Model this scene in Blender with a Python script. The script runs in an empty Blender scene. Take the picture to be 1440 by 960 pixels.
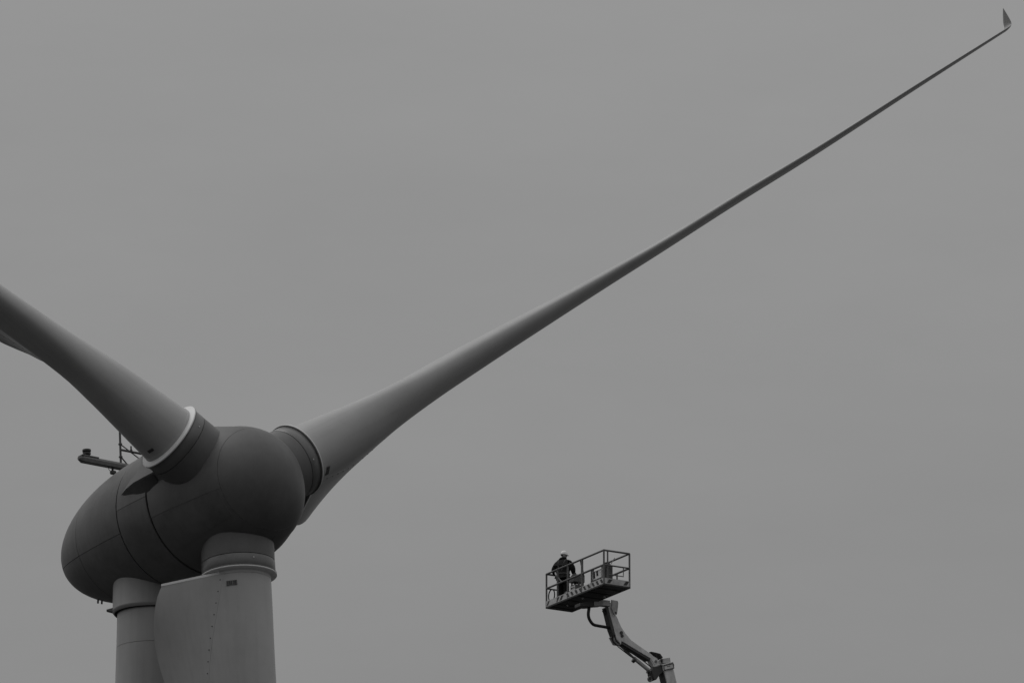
import bpy, bmesh, math, random
from mathutils import Vector, Matrix
random.seed(7)
R = math.radians
C = bpy.context.scene.collection
sc = bpy.context.scene

# ------------------------------------------------------------------ camera
FPX = 10140.0                     # focal length in photograph pixels (1440 wide)
PITCH = R(16.16)
CAMZ = 1.7
cd = bpy.data.cameras.new('camera')
cam = bpy.data.objects.new('camera', cd)
C.objects.link(cam)
cd.sensor_width = 36.0
cd.lens = FPX / 1440.0 * 36.0
cd.clip_start = 1.0
cd.clip_end = 20000.0
cam.location = (0, 0, CAMZ)
cam.rotation_euler = (R(90) + PITCH, 0, 0)
sc.camera = cam

# ------------------------------------------------------------------ sky and light (overcast day)
SUN_EL, SUN_AZ = R(58), R(288)    # azimuth clockwise from +Y
w = bpy.data.worlds.new('World')
sc.world = w
w.use_nodes = True
nt = w.node_tree
nt.nodes.clear()
N = nt.nodes.new
out = N('ShaderNodeOutputWorld')
bg = N('ShaderNodeBackground')
bg.inputs['Strength'].default_value = 0.1
sky = N('ShaderNodeTexSky')
sky.sky_type = 'NISHITA'
sky.sun_disc = False
sky.sun_elevation = SUN_EL
sky.sun_rotation = SUN_AZ
sky.air_density = 1.0
sky.dust_density = 4.0
bw = N('ShaderNodeRGBToBW')
nt.links.new(sky.outputs['Color'], bw.inputs['Color'])
tc = N('ShaderNodeTexCoord')
sep = N('ShaderNodeSeparateXYZ')
nt.links.new(tc.outputs['Generated'], sep.inputs[0])
ramp = N('ShaderNodeMapRange')    # overcast cloud deck: about three times brighter overhead than at the horizon
ramp.inputs['From Min'].default_value = 0.0
ramp.inputs['From Max'].default_value = 1.0
ramp.inputs['To Min'].default_value = 1.33
ramp.inputs['To Max'].default_value = 6.5
nt.links.new(sep.outputs['Z'], ramp.inputs['Value'])
noi = N('ShaderNodeTexNoise')
noi.inputs['Scale'].default_value = 13.0
noi.inputs['Detail'].default_value = 9.0
noi.inputs['Roughness'].default_value = 0.6
mp = N('ShaderNodeMapping')
mp.inputs['Scale'].default_value = (1, 1, 3)
nt.links.new(tc.outputs['Generated'], mp.inputs['Vector'])
nt.links.new(mp.outputs['Vector'], noi.inputs['Vector'])
nr = N('ShaderNodeMapRange')
nr.inputs['From Min'].default_value = 0.25
nr.inputs['From Max'].default_value = 0.75
nr.inputs['To Min'].default_value = 0.955
nr.inputs['To Max'].default_value = 1.045
nt.links.new(noi.outputs['Fac'], nr.inputs['Value'])
mul = N('ShaderNodeMath')
mul.operation = 'MULTIPLY'
nt.links.new(ramp.outputs['Result'], mul.inputs[0])
nt.links.new(nr.outputs['Result'], mul.inputs[1])
mix = N('ShaderNodeMix')
mix.data_type = 'FLOAT'
mix.inputs['Factor'].default_value = 0.9
nt.links.new(bw.outputs['Val'], mix.inputs[2])
nt.links.new(mul.outputs[0], mix.inputs[3])
nt.links.new(mix.outputs[0], bg.inputs['Color'])
nt.links.new(bg.outputs[0], out.inputs[0])

sd = bpy.data.lights.new('sun', 'SUN')
sd.energy = 0.5
sd.angle = R(40)
sd.color = (1.0, 0.99, 0.98)
sun = bpy.data.objects.new('sun', sd)
C.objects.link(sun)
sun.location = (0, 0, 200)
sv = Vector((math.sin(SUN_AZ) * math.cos(SUN_EL), math.cos(SUN_AZ) * math.cos(SUN_EL), math.sin(SUN_EL)))
sun.rotation_euler = sv.to_track_quat('Z', 'Y').to_euler()

vs = sc.view_settings
vs.view_transform = 'Standard'
vs.look = 'None'
vs.gamma = 1.0
vs.exposure = 0.0
vs.use_curve_mapping = False

# ------------------------------------------------------------------ materials
def material(name, v, rough=0.5, spec=0.4, vary=0.10, scale=1.2, bump=0.0, bscale=40.0, streak=0.0, metal=0.0):
    """neutral grey procedural material: blotchy tone, optional run-off streaks and fine relief"""
    m = bpy.data.materials.new(name)
    m.use_nodes = True
    t = m.node_tree
    b = t.nodes['Principled BSDF']
    b.inputs['Roughness'].default_value = rough
    b.inputs['Specular IOR Level'].default_value = spec
    b.inputs['Metallic'].default_value = metal
    co = t.nodes.new('ShaderNodeTexCoord')
    n1 = t.nodes.new('ShaderNodeTexNoise')
    n1.inputs['Scale'].default_value = scale
    n1.inputs['Detail'].default_value = 6
    n1.inputs['Roughness'].default_value = 0.65
    t.links.new(co.outputs['Object'], n1.inputs['Vector'])
    r1 = t.nodes.new('ShaderNodeMapRange')
    r1.inputs['From Min'].default_value = 0.3
    r1.inputs['From Max'].default_value = 0.7
    r1.inputs['To Min'].default_value = v * (1 - vary)
    r1.inputs['To Max'].default_value = v * (1 + vary)
    t.links.new(n1.outputs['Fac'], r1.inputs['Value'])
    last = r1.outputs['Result']
    if streak:
        mpn = t.nodes.new('ShaderNodeMapping')
        mpn.inputs['Scale'].default_value = (5, 5, 0.18)
        t.links.new(co.outputs['Object'], mpn.inputs['Vector'])
        n2 = t.nodes.new('ShaderNodeTexNoise')
        n2.inputs['Scale'].default_value = 1.0
        n2.inputs['Detail'].default_value = 5
        t.links.new(mpn.outputs['Vector'], n2.inputs['Vector'])
        r2 = t.nodes.new('ShaderNodeMapRange')
        r2.inputs['From Min'].default_value = 0.45
        r2.inputs['From Max'].default_value = 0.75
        r2.inputs['To Min'].default_value = 1.0
        r2.inputs['To Max'].default_value = 1.0 - streak
        t.links.new(n2.outputs['Fac'], r2.inputs['Value'])
        mu = t.nodes.new('ShaderNodeMath')
        mu.operation = 'MULTIPLY'
        t.links.new(last, mu.inputs[0])
        t.links.new(r2.outputs['Result'], mu.inputs[1])
        last = mu.outputs[0]
    t.links.new(last, b.inputs['Base Color'])
    if bump:
        n3 = t.nodes.new('ShaderNodeTexNoise')
        n3.inputs['Scale'].default_value = bscale
        n3.inputs['Detail'].default_value = 3
        t.links.new(co.outputs['Object'], n3.inputs['Vector'])
        bp = t.nodes.new('ShaderNodeBump')
        bp.inputs['Strength'].default_value = bump
        bp.inputs['Distance'].default_value = 0.02
        t.links.new(n3.outputs['Fac'], bp.inputs['Height'])
        t.links.new(bp.outputs['Normal'], b.inputs['Normal'])
    return m

M_BLADE = material('blade_paint', 0.47, 0.38, 0.4, 0.08, 0.5, streak=0.08)
M_RING = material('flange_paint', 0.85, 0.4, 0.4, 0.06, 2.0)
M_TOWER = material('tower_paint', 0.40, 0.5, 0.35, 0.06, 0.7, streak=0.10)
M_COLLAR = material('collar_paint', 0.29, 0.5, 0.35, 0.08, 0.7, streak=0.12)
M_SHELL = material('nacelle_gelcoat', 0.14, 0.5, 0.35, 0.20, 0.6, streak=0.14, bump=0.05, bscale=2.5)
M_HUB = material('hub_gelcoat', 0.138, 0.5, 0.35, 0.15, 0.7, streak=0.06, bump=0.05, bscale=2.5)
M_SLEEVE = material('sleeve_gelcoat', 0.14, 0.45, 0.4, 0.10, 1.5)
M_BAND = material('sleeve_steel', 0.18, 0.36, 0.5, 0.12, 2.0, metal=0.25)
M_VENT = material('vent_grey', 0.17, 0.6, 0.3, 0.15, 6.0)
M_LOUVRE = material('louvre_grey', 0.07, 0.6, 0.3, 0.15, 6.0)
M_SHADE = material('fairing_shade', 0.055, 0.7, 0.3, 0.2, 3.0)  # dark tone that paints shade on the side of the root fairing
M_GAP = material('joint_seal', 0.03, 0.9, 0.1, 0.1)
M_STEEL = material('galvanised_steel', 0.16, 0.5, 0.5, 0.2, 6.0)
M_DARKSTEEL = material('dark_steel', 0.05, 0.5, 0.5, 0.2, 6.0)
M_LIFT = material('lift_paint', 0.72, 0.45, 0.4, 0.18, 6.0, streak=0.22)
M_LIFT2 = material('lift_paint_worn', 0.5, 0.5, 0.4, 0.22, 6.0, streak=0.25)
M_RAIL = material('rail_paint', 0.135, 0.5, 0.4, 0.15, 8.0)
M_FLOOR = material('floor_plate', 0.045, 0.6, 0.4, 0.2, 5.0)
M_TOE = material('kick_plate_paint', 0.54, 0.5, 0.4, 0.14, 6.0)
M_STRIPE = material('hazard_paint', 0.04, 0.5, 0.4, 0.15, 6.0)
M_RUBBER = material('black_rubber', 0.025, 0.6, 0.3, 0.15, 8.0)
M_CABLE = material('cable_sheath', 0.02, 0.5, 0.4, 0.1, 8.0)
M_WHITE = material('white_plate', 0.72, 0.45, 0.4, 0.06, 5.0)
M_GREYBOX = material('grey_enclosure', 0.10, 0.5, 0.4, 0.15, 5.0)
M_PRINT = material('black_print', 0.03, 0.7, 0.2, 0.1, 5.0)
M_JACKET = material('jacket_cloth', 0.022, 0.9, 0.1, 0.25, 9.0, bump=0.4, bscale=14)
M_TROUSER = material('trouser_cloth', 0.018, 0.9, 0.1, 0.25, 9.0, bump=0.4, bscale=14)
M_SKIN = material('skin', 0.30, 0.6, 0.3, 0.08, 10.0)
M_GLOVE = material('glove_leather', 0.42, 0.8, 0.2, 0.1, 10.0)
M_HELMET = material('helmet_plastic', 0.90, 0.15, 0.5, 0.03, 6.0)
M_STRAP = material('harness_webbing', 0.10, 0.8, 0.2, 0.12, 12.0)
M_BOOT = material('boot_leather', 0.02, 0.6, 0.3, 0.2, 12.0)
M_GRASS = material('meadow_grass', 0.045, 0.95, 0.1, 0.35, 0.15, bump=0.6, bscale=3.0)

# ------------------------------------------------------------------ helpers
def link_mesh(name, verts, faces, mat, parent=None, M=None, smooth=None, mats=None, fmat=None):
    me = bpy.data.meshes.new(name)
    me.from_pydata([tuple(v) for v in verts], [], [tuple(f) for f in faces])
    me.materials.append(mat)
    for m2 in mats or []:
        me.materials.append(m2)
    if fmat:
        for p, k in zip(me.polygons, fmat):
            p.material_index = k
    b = bmesh.new()
    b.from_mesh(me)
    bmesh.ops.remove_doubles(b, verts=b.verts, dist=1e-5)
    bmesh.ops.recalc_face_normals(b, faces=b.faces)
    b.to_mesh(me)
    b.free()
    if smooth is not None:
        me.shade_smooth()
        me.set_sharp_from_angle(angle=R(smooth))
    o = bpy.data.objects.new(name, me)
    C.objects.link(o)
    if parent is not None:
        o.parent = parent
    if M is not None:
        o.matrix_local = M
    return o


def empty(name, M, label, cat, group=None):
    o = bpy.data.objects.new(name, None)
    C.objects.link(o)
    o.empty_display_size = 0.3
    o.matrix_local = M
    o['label'] = label
    o['category'] = cat
    if group:
        o['group'] = group
    return o


class Geo:
    """collects simple shapes for ONE mesh"""
    def __init__(self):
        self.v, self.f = [], []

    def add(self, vs_, fs_):
        k = len(self.v)
        self.v += [Vector(p) for p in vs_]
        self.f += [tuple(i + k for i in f) for f in fs_]
        return self

    def box(self, c, s, M=None):
        c = Vector(c)
        hx, hy, hz = s[0] / 2, s[1] / 2, s[2] / 2
        p = [Vector((x, y, z)) for z in (-hz, hz) for x, y in ((-hx, -hy), (hx, -hy), (hx, hy), (-hx, hy))]
        p = [(M @ q if M else q) + c for q in p]
        return self.add(p, [(0, 3, 2, 1), (4, 5, 6, 7), (0, 1, 5, 4), (1, 2, 6, 5), (2, 3, 7, 6), (3, 0, 4, 7)])

    def bbox(self, c, s, bev=0.01, seg=2, M=None):
        """bevelled box"""
        b = bmesh.new()
        bmesh.ops.create_cube(b, size=1.0)
        bmesh.ops.scale(b, vec=s, verts=b.verts)
        bmesh.ops.bevel(b, geom=list(b.edges), offset=bev, segments=seg, affect='EDGES', profile=0.5)
        b.verts.index_update()
        c = Vector(c)
        vs_ = [(M @ q.co if M else q.co.copy()) + c for q in b.verts]
        fs_ = [[q.index for q in f.verts] for f in b.faces]
        b.free()
        return self.add(vs_, fs_)

    def tube(self, pts, r, n=10, caps=True):
        pts = [Vector(p) for p in pts]
        rs = r if isinstance(r, (list, tuple)) else [r] * len(pts)
        k = len(self.v)
        d0 = (pts[1] - pts[0]).normalized()
        ref = Vector((0, 0, 1)) if abs(d0.z) < 0.9 else Vector((1, 0, 0))
        x = d0.cross(ref).normalized()
        for i, p in enumerate(pts):
            a = pts[max(i - 1, 0)]
            c = pts[min(i + 1, len(pts) - 1)]
            d = (c - a).normalized()
            x = (x - d * x.dot(d)).normalized()
            y = d.cross(x)
            for j in range(n):
                t = 2 * math.pi * j / n
                self.v.append(p + (x * math.cos(t) + y * math.sin(t)) * rs[i])
        for i in range(len(pts) - 1):
            for j in range(n):
                a, b_ = k + i * n + j, k + i * n + (j + 1) % n
                self.f.append((a, b_, b_ + n, a + n))
        if caps:
            self.f.append(tuple(k + j for j in reversed(range(n))))
            self.f.append(tuple(k + (len(pts) - 1) * n + j for j in range(n)))
        return self

    def lathe(self, prof, n=64, axis='z', caps=True):
        """prof: list of (position along axis, radius)"""
        k = len(self.v)
        for s, r in prof:
            for j in range(n):
                t = 2 * math.pi * j / n
                if axis == 'z':
                    self.v.append(Vector((r * math.cos(t), r * math.sin(t), s)))
                else:
                    self.v.append(Vector((s, r * math.cos(t), r * math.sin(t))))
        m = len(prof)
        for i in range(m - 1):
            for j in range(n):
                a, b_ = k + i * n + j, k + i * n + (j + 1) % n
                self.f.append((a, b_, b_ + n, a + n))
        if caps:
            if prof[0][1] > 1e-4:
                self.f.append(tuple(k + j for j in range(n)))
            if prof[-1][1] > 1e-4:
                self.f.append(tuple(k + (m - 1) * n + j for j in range(n)))
        return self

    def prism(self, poly, d0, d1, ex, ey, ez, o=(0, 0, 0)):
        """polygon in (ex, ey) extruded along ez from d0 to d1"""
        o, ex, ey, ez = Vector(o), Vector(ex), Vector(ey), Vector(ez)
        n = len(poly)
        a = [o + ex * p[0] + ey * p[1] + ez * d0 for p in poly]
        b_ = [o + ex * p[0] + ey * p[1] + ez * d1 for p in poly]
        fs_ = [tuple(range(n)), tuple(reversed(range(n, 2 * n)))]
        fs_ += [(i, (i + 1) % n, n + (i + 1) % n, n + i) for i in range(n)]
        return self.add(a + b_, fs_)

    def build(self, name, mat, parent=None, M=None, smooth=None):
        return link_mesh(name, self.v, self.f, mat, parent, M, smooth)


def lerp_table(tab, x):
    if x <= tab[0][0]:
        return tab[0][1]
    for (x0, y0), (x1, y1) in zip(tab, tab[1:]):
        if x <= x1:
            return y0 + (y1 - y0) * (x - x0) / (x1 - x0)
    return tab[-1][1]


def smooth_table(tab, x):
    """Catmull-Rom through the table"""
    n = len(tab)
    if x <= tab[0][0]:
        return tab[0][1]
    if x >= tab[-1][0]:
        return tab[-1][1]
    for i in range(n - 1):
        if x <= tab[i + 1][0]:
            break
    x0, y0 = tab[i]
    x1, y1 = tab[i + 1]
    h = x1 - x0
    s = (y1 - y0) / h
    sl = (y0 - tab[i - 1][1]) / (x0 - tab[i - 1][0]) if i > 0 else s
    sr = (tab[i + 2][1] - y1) / (tab[i + 2][0] - x1) if i + 2 < n else s
    m0, m1 = (sl + s) / 2, (s + sr) / 2
    t = (x - x0) / h
    return ((2 * t**3 - 3 * t**2 + 1) * y0 + (t**3 - 2 * t**2 + t) * h * m0
            + (-2 * t**3 + 3 * t**2) * y1 + (t**3 - t**2) * h * m1)


def ray(px, py):
    """direction of a photograph pixel, scaled to one metre of depth"""
    fwd = Vector((0, math.cos(PITCH), math.sin(PITCH)))
    up = Vector((0, -math.sin(PITCH), math.cos(PITCH)))
    return fwd + Vector((1, 0, 0)) * ((px - 720) / FPX) + up * ((480 - py) / FPX)


CAM = Vector((0, 0, CAMZ))

# ------------------------------------------------------------------ ground
g = Geo()
n = 24
for i in range(n + 1):
    for j in range(n + 1):
        g.v.append(Vector((-6000 + 12000 * i / n, -6000 + 12000 * j / n, 0)))
for i in range(n):
    for j in range(n):
        a = i * (n + 1) + j
        g.f.append((a, a + n + 1, a + n + 2, a + 1))
gr = g.build('ground', M_GRASS)
gr['kind'] = 'structure'

# ================================================================== WIND TURBINE
HUB = CAM + ray(330, 690.5) * 260.0
AZ = math.atan2(HUB.x, HUB.y)
TILT, YAW = R(4.7), R(35)
STOWER = -5.0                                     # tower axis, metres behind the rotor plane
view = Vector((math.sin(AZ), math.cos(AZ), 0))    # horizontal view direction to the hub
right = Vector((math.cos(AZ), -math.sin(AZ), 0))
front = right * math.sin(YAW) - view * math.cos(YAW)
fang = math.atan2(front.y, front.x)
base = HUB + front * (STOWER * math.cos(TILT))
base.z = 0
turb = empty('wind_turbine', Matrix.Translation(base) @ Matrix.Rotation(fang, 4, 'Z'),
             'tall grey wind turbine with egg shaped dark nacelle and three feathered blades', 'wind turbine')
HZ = HUB.z
NM = Matrix.Translation((-STOWER * math.cos(TILT), 0, HZ)) @ Matrix.Rotation(-TILT, 4, 'Y')   # x = rotor axis, forward

# ---- nacelle shell of revolution, laid out in panels with real joints
def prof_radius(s):
    if s < -3.74:
        q = (s + 3.74) / 6.58
        return 2.62 * max(0.0, 1 - q * q) ** 0.56
    if s > 0.8:
        return 2.27 * math.sqrt(max(0.0, 1 - ((s - 0.2) / 2.55) ** 2))
    return smooth_table([(-3.74, 2.63), (-2.6, 2.67), (-1.77, 2.66), (-1.0, 2.65), (-0.4, 2.56), (0.0, 2.44),
                         (0.4, 2.325), (0.8, 2.205)], s)


def shell_patch(name, s0, s1, a0, a1, mat, parent, off=0.0, ns=10, na=14, lip=0.05, M=NM, rad=prof_radius, swell=False):
    """one curved panel from s0 to s1, angles a0..a1 (0 = up, positive towards +Y), with turned-in edges"""
    vs_, fs_ = [], []
    ss = [s0 + (s1 - s0) * i / ns for i in range(ns + 1)]
    if s0 < -9.9:      # pole
        th0, th1 = math.pi / 2, math.asin((-3.74 - s1) / 6.58)
        ss = [-3.74 - 6.58 * math.sin(th0 + (th1 - th0) * i / ns) for i in range(ns + 1)]
    for s in ss:
        r = rad(s) + off
        for j in range(na + 1):
            t = a0 + (a1 - a0) * j / na
            q = r * (hub_swell(s, t) if swell else 1)
            vs_.append((s, q * math.sin(t), q * math.cos(t)))
    m = na + 1
    for i in range(ns):
        for j in range(na):
            fs_.append((i * m + j, i * m + j + 1, (i + 1) * m + j + 1, (i + 1) * m + j))
    rim = [j for j in range(na + 1)] + [i * m + na for i in range(1, ns + 1)] \
        + [ns * m + j for j in range(na - 1, -1, -1)] + [i * m for i in range(ns - 1, 0, -1)]
    k = len(vs_)
    for q in rim:
        x, y, z = vs_[q]
        rr = math.hypot(y, z)
        f = max(0.0, rr - lip) / rr if rr > 1e-4 else 0
        vs_.append((x, y * f, z * f))
    for i in range(len(rim)):
        j = (i + 1) % len(rim)
        fs_.append((rim[i], rim[j], k + j, k + i))
    return link_mesh(name, vs_, fs_, mat, parent, M, smooth=40)


def hub_swell(s, t):
    """the casting stands out between the right-hand and the lower blade root"""
    d = (math.degrees(t) - 128 + 180) % 360 - 180
    win = min(1, max(0, (s + 1.2) / 1.4))
    return 1 + SWELL * math.exp(-(d / 34) ** 2) * win * win * (3 - 2 * win)


SWELL = 0.09
CUTS = [R(-110), R(-20), R(70), R(160), R(250)]
nac = Geo().lathe([(-3.74 - 6.58 * math.sin(t), max(2.62 * max(0.0, math.cos(t)) ** 1.12 - 0.06, 0.0)) for t in
                   [math.pi / 2 * (1 - i / 20) for i in range(21)]] + [(-3.70, 2.57), (-3.70, 0.3)], 64, 'x'
                  ).build('nacelle', M_GAP, turb, NM, 40)
G = 0.008
for k, (a0, a1) in enumerate(zip(CUTS, CUTS[1:])):
    d = G / 2.6
    low = k in (0, 3)
    if low:
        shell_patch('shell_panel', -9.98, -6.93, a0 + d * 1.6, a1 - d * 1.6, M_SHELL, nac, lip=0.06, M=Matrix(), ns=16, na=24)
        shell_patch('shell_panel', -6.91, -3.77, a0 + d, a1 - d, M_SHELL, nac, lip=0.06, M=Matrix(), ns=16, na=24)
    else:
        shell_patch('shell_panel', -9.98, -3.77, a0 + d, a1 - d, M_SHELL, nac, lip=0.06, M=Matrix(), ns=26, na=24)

# generator ring between nacelle and hub
gen = Geo().lathe([(-3.70, 0.3), (-3.70, 2.58), (-1.78, 2.60), (-1.78, 0.3)], 72, 'x').build('generator_ring', M_GAP, turb, NM, 40)
for a0, a1 in ((R(-92), R(-2)), (R(-2), R(88)), (R(88), R(178)), (R(178), R(268))):
    d = G / 2.6
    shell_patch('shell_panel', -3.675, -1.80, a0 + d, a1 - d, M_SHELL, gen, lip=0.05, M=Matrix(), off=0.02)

# hub body with panels, nose cone, three adapters and their fairings
hubp = [(-1.72, 0.3)] + [(-1.72 + 3.30 * i / 20, prof_radius(-1.72 + 3.30 * i / 20) - 0.06) for i in range(21)] + [(1.58, 0.3)]
hub = Geo().lathe(hubp, 72, 'x').build('hub', M_GAP, turb, NM, 40)
for a0, a1 in zip(CUTS, CUTS[1:]):
    d = 0.6 * G / 2.5
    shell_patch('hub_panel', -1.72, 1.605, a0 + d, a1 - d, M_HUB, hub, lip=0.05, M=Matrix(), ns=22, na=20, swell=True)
th = math.asin((1.62 - 0.2) / 2.55)
shell_patch('service_hatch', -1.5, 1.5, R(-141), R(-111), M_SHELL, hub, off=0.012, lip=0.03, M=Matrix(), ns=22, na=10, swell=True)
nose = Geo().lathe([(1.57, 1.80), (1.605, prof_radius(1.62) - 0.03)] +
                   [(0.2 + 2.55 * math.sin(q), 2.27 * math.cos(q)) for q in [th + (math.pi / 2 - th) * i / 22 for i in range(23)]],
                   72, 'x', caps=False)
for q in nose.v:
    k = hub_swell(q.x, math.atan2(q.y, q.z))
    q.y *= k
    q.z *= k
nose = nose.build('nose_cone', M_HUB, hub, Matrix(), 40)


def blade_frame(ang):
    """z along the span, x forward along the rotor axis, y clockwise; ang from up towards +Y"""
    z = Vector((0, math.sin(ang), math.cos(ang)))
    x = Vector((1, 0, 0))
    y = z.cross(x)
    m = Matrix((x, y, z)).transposed().to_4x4()
    return m


ANG = [R(59.3), R(-60.3), R(179.3)]
for a in ANG:
    bm = blade_frame(a)
    Geo().lathe([(1.3, 1.32), (1.9, 1.325), (2.30, 1.325), (2.72, 1.318), (2.728, 1.27), (2.75, 1.27)], 56
                ).build('blade_adapter', M_SLEEVE, hub, bm, 40)
    Geo().lathe([(2.745, 1.2), (2.745, 1.32), (2.76, 1.328), (3.14, 1.328), (3.16, 1.315), (3.16, 1.2)], 56
                ).build('pitch_collar', M_BAND, hub, bm, 40)
    Geo().bbox((1.31, 0.25, 2.9), (0.03, 0.05, 0.05), 0.008, 1).build('bolt_head', M_WHITE, hub, bm)
    if a is not ANG[1]:
        continue
    # ramp fairing behind the adapter, dying into the generator ring
    vs_, fs_ = [], []
    ny = 10
    xs = [-0.2, -1.0, -1.7, -2.3, -2.9, -3.44]
    zt = [2.76, 2.76, 2.75, 2.73, 2.64, 2.49]
    for x, z in zip(xs, zt):
        for j in range(ny + 1):
            y = -0.92 + 2.16 * j / ny
            rnd = 0.10 * (max(0, y) / 1.24) ** 6
            vs_.append((x, y, z - rnd))
        vs_.append((x, 1.24, 1.95))
        vs_.append((x, -1.26 + 0.25 * max(0, (-x - 2.6) / 0.84), 2.02))
    m = ny + 3
    for i in range(len(xs) - 1):
        for j in range(m):
            fs_.append((i * m + j, i * m + (j + 1) % m, (i + 1) * m + (j + 1) % m, (i + 1) * m + j))
    fs_.append(tuple(range(m)))
    fs_.append(tuple((len(xs) - 1) * m + j for j in range(m)))
    link_mesh('root_fairing', vs_, fs_, M_SHELL, hub, bm, smooth=35)
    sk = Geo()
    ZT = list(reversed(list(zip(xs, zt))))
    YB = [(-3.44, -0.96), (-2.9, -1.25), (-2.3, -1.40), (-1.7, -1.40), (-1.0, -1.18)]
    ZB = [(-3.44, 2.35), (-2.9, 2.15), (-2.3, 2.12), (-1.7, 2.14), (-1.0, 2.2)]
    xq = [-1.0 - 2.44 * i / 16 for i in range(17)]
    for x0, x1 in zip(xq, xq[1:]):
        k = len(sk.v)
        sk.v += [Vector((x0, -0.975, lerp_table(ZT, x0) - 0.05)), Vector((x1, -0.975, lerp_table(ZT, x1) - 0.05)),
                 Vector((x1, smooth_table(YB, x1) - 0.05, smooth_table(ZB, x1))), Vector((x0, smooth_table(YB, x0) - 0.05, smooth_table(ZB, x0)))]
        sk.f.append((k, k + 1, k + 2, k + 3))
    sk.build('shade_skirt', M_SHADE, hub, bm, 40)  # dark side face, painting in the shade of the hollow under the fairing

# ---- blades
RTIP = 47.35
T_B = [(3.3, 2.74), (3.6, 2.92), (4.2, 3.14), (5, 3.30), (6.0, 3.30), (7.2, 3.13), (8.5, 3.02), (10, 2.92), (13, 2.65), (17, 2.25), (21, 1.92), (30, 1.36), (40, 0.82), (45, 0.56), (47.35, 0.36)]
T_BETA = [(3.3, 49), (4.2, 43.5), (5, 37.5), (6.2, 30.5), (7.5, 25.5), (10, 14.5), (13, 11), (17, 9.5), (21, 9.5), (30, 10.5), (40, 10.5), (47.35, 9)]
T_A = [(3.3, 1.15), (4.5, 1.14), (6, 1.13), (7.2, 1.12), (8.5, 1.12), (10, 1.09), (11.5, 1.04), (14, 0.93), (21, 0.74), (30, 0.53), (40, 0.35), (47.35, 0.16)]
T_HP = [(3.3, 1.15), (4.3, 1.04), (6.3, 0.80), (7.5, 0.65), (8.5, 0.60), (10, 0.56), (11.5, 0.52), (13.75, 0.46), (17.5, 0.33), (21, 0.24), (25, 0.175), (29, 0.14), (34, 0.10), (42, 0.06), (47.35, 0.042)]
T_HS = [(3.3, 1.15), (4.3, 1.08), (6.3, 0.98), (8.9, 0.79), (11.5, 0.685), (13.75, 0.60), (17.5, 0.46), (21, 0.32), (25, 0.22), (29, 0.18), (34, 0.135), (42, 0.085), (47.35, 0.055)]
T_BEND = [(3.3, 0), (6, 0.07), (8.9, 0.25), (11.5, 0.43), (13.75, 0.54), (17, 0.68), (21, 0.83), (24.7, 1.00), (29.3, 1.30), (34, 1.56), (41.8, 2.12), (47.35, 2.50)]
T_US = [(3.3, 0.42), (5, 0.71), (7.5, 1.27), (10, 1.55), (13, 1.8)]
RPAN = 13.0
N1, N2 = 20, 12


def half_thick(u, r, side):
    a, b = smooth_table(T_A, r), smooth_table(T_B, r)
    h = smooth_table(T_HP if side < 0 else T_HS, r)
    um = 0.0 if r < 4 else min(0.25, (r - 4) * 0.03)
    if u <= um:
        q = (u - um) / (a + um)
        return h * math.sqrt(max(0, 1 - q * q))
    v = (u - um) / (b - um)
    te = 0.06 if r < 8 else 0.012
    # round root with a straight tail
    Rr = h
    th_ = math.atan2(te, b - um) + math.acos(min(1, Rr / math.hypot(b - um, te)))
    ut = Rr * math.cos(th_)
    if u - um < ut:
        y1 = math.sqrt(max(0, Rr * Rr - (u - um) ** 2))
    else:
        y1 = Rr * math.sin(th_) + (te - Rr * math.sin(th_)) * ((u - um) - ut) / (b - um - ut)
    if side < 0:
        y2 = h * (0.35 * (1 - v) ** 1.9 + 0.65 * (1 - v * v) * (1 - v)) + te * v if v < 1 else te
        y2 = max(y2, te)
    else:
        y2 = h * (1 - v ** 1.45) * (1 - 0.15 * v) + te * v
    wgt = min(1, max(0, (r - 3.6) / 6.0))
    return y1 * (1 - wgt) + y2 * wgt


def section(r, pts=None):
    """list of (x, y) contour points, from trailing edge over the suction side to the leading edge and back"""
    a, b = smooth_table(T_A, r), smooth_table(T_B, r)
    us = min(lerp_table(T_US, r), b * 0.8)
    beta = R(smooth_table(T_BETA, r))
    bend = smooth_table(T_BEND, r)
    um = 0.0
    U = []
    for j in range(N1 + 1):
        U.append(-a + (us + a) * (1 - math.cos(math.pi / 2 * j / N1)) if j < N1 else us)
    for j in range(1, N2 + 1):
        U.append(us + (b - us) * j / N2)
    c = Vector((-math.cos(beta), math.sin(beta)))
    nn = Vector((math.sin(beta), math.cos(beta)))
    up = [c * u + nn * half_thick(u, r, 1) for u in U]
    lo = [c * u - nn * half_thick(u, r, -1) for u in U]
    cont = list(reversed(up)) + lo[1:]
    return [(p.x, p.y - bend) for p in cont]


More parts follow.
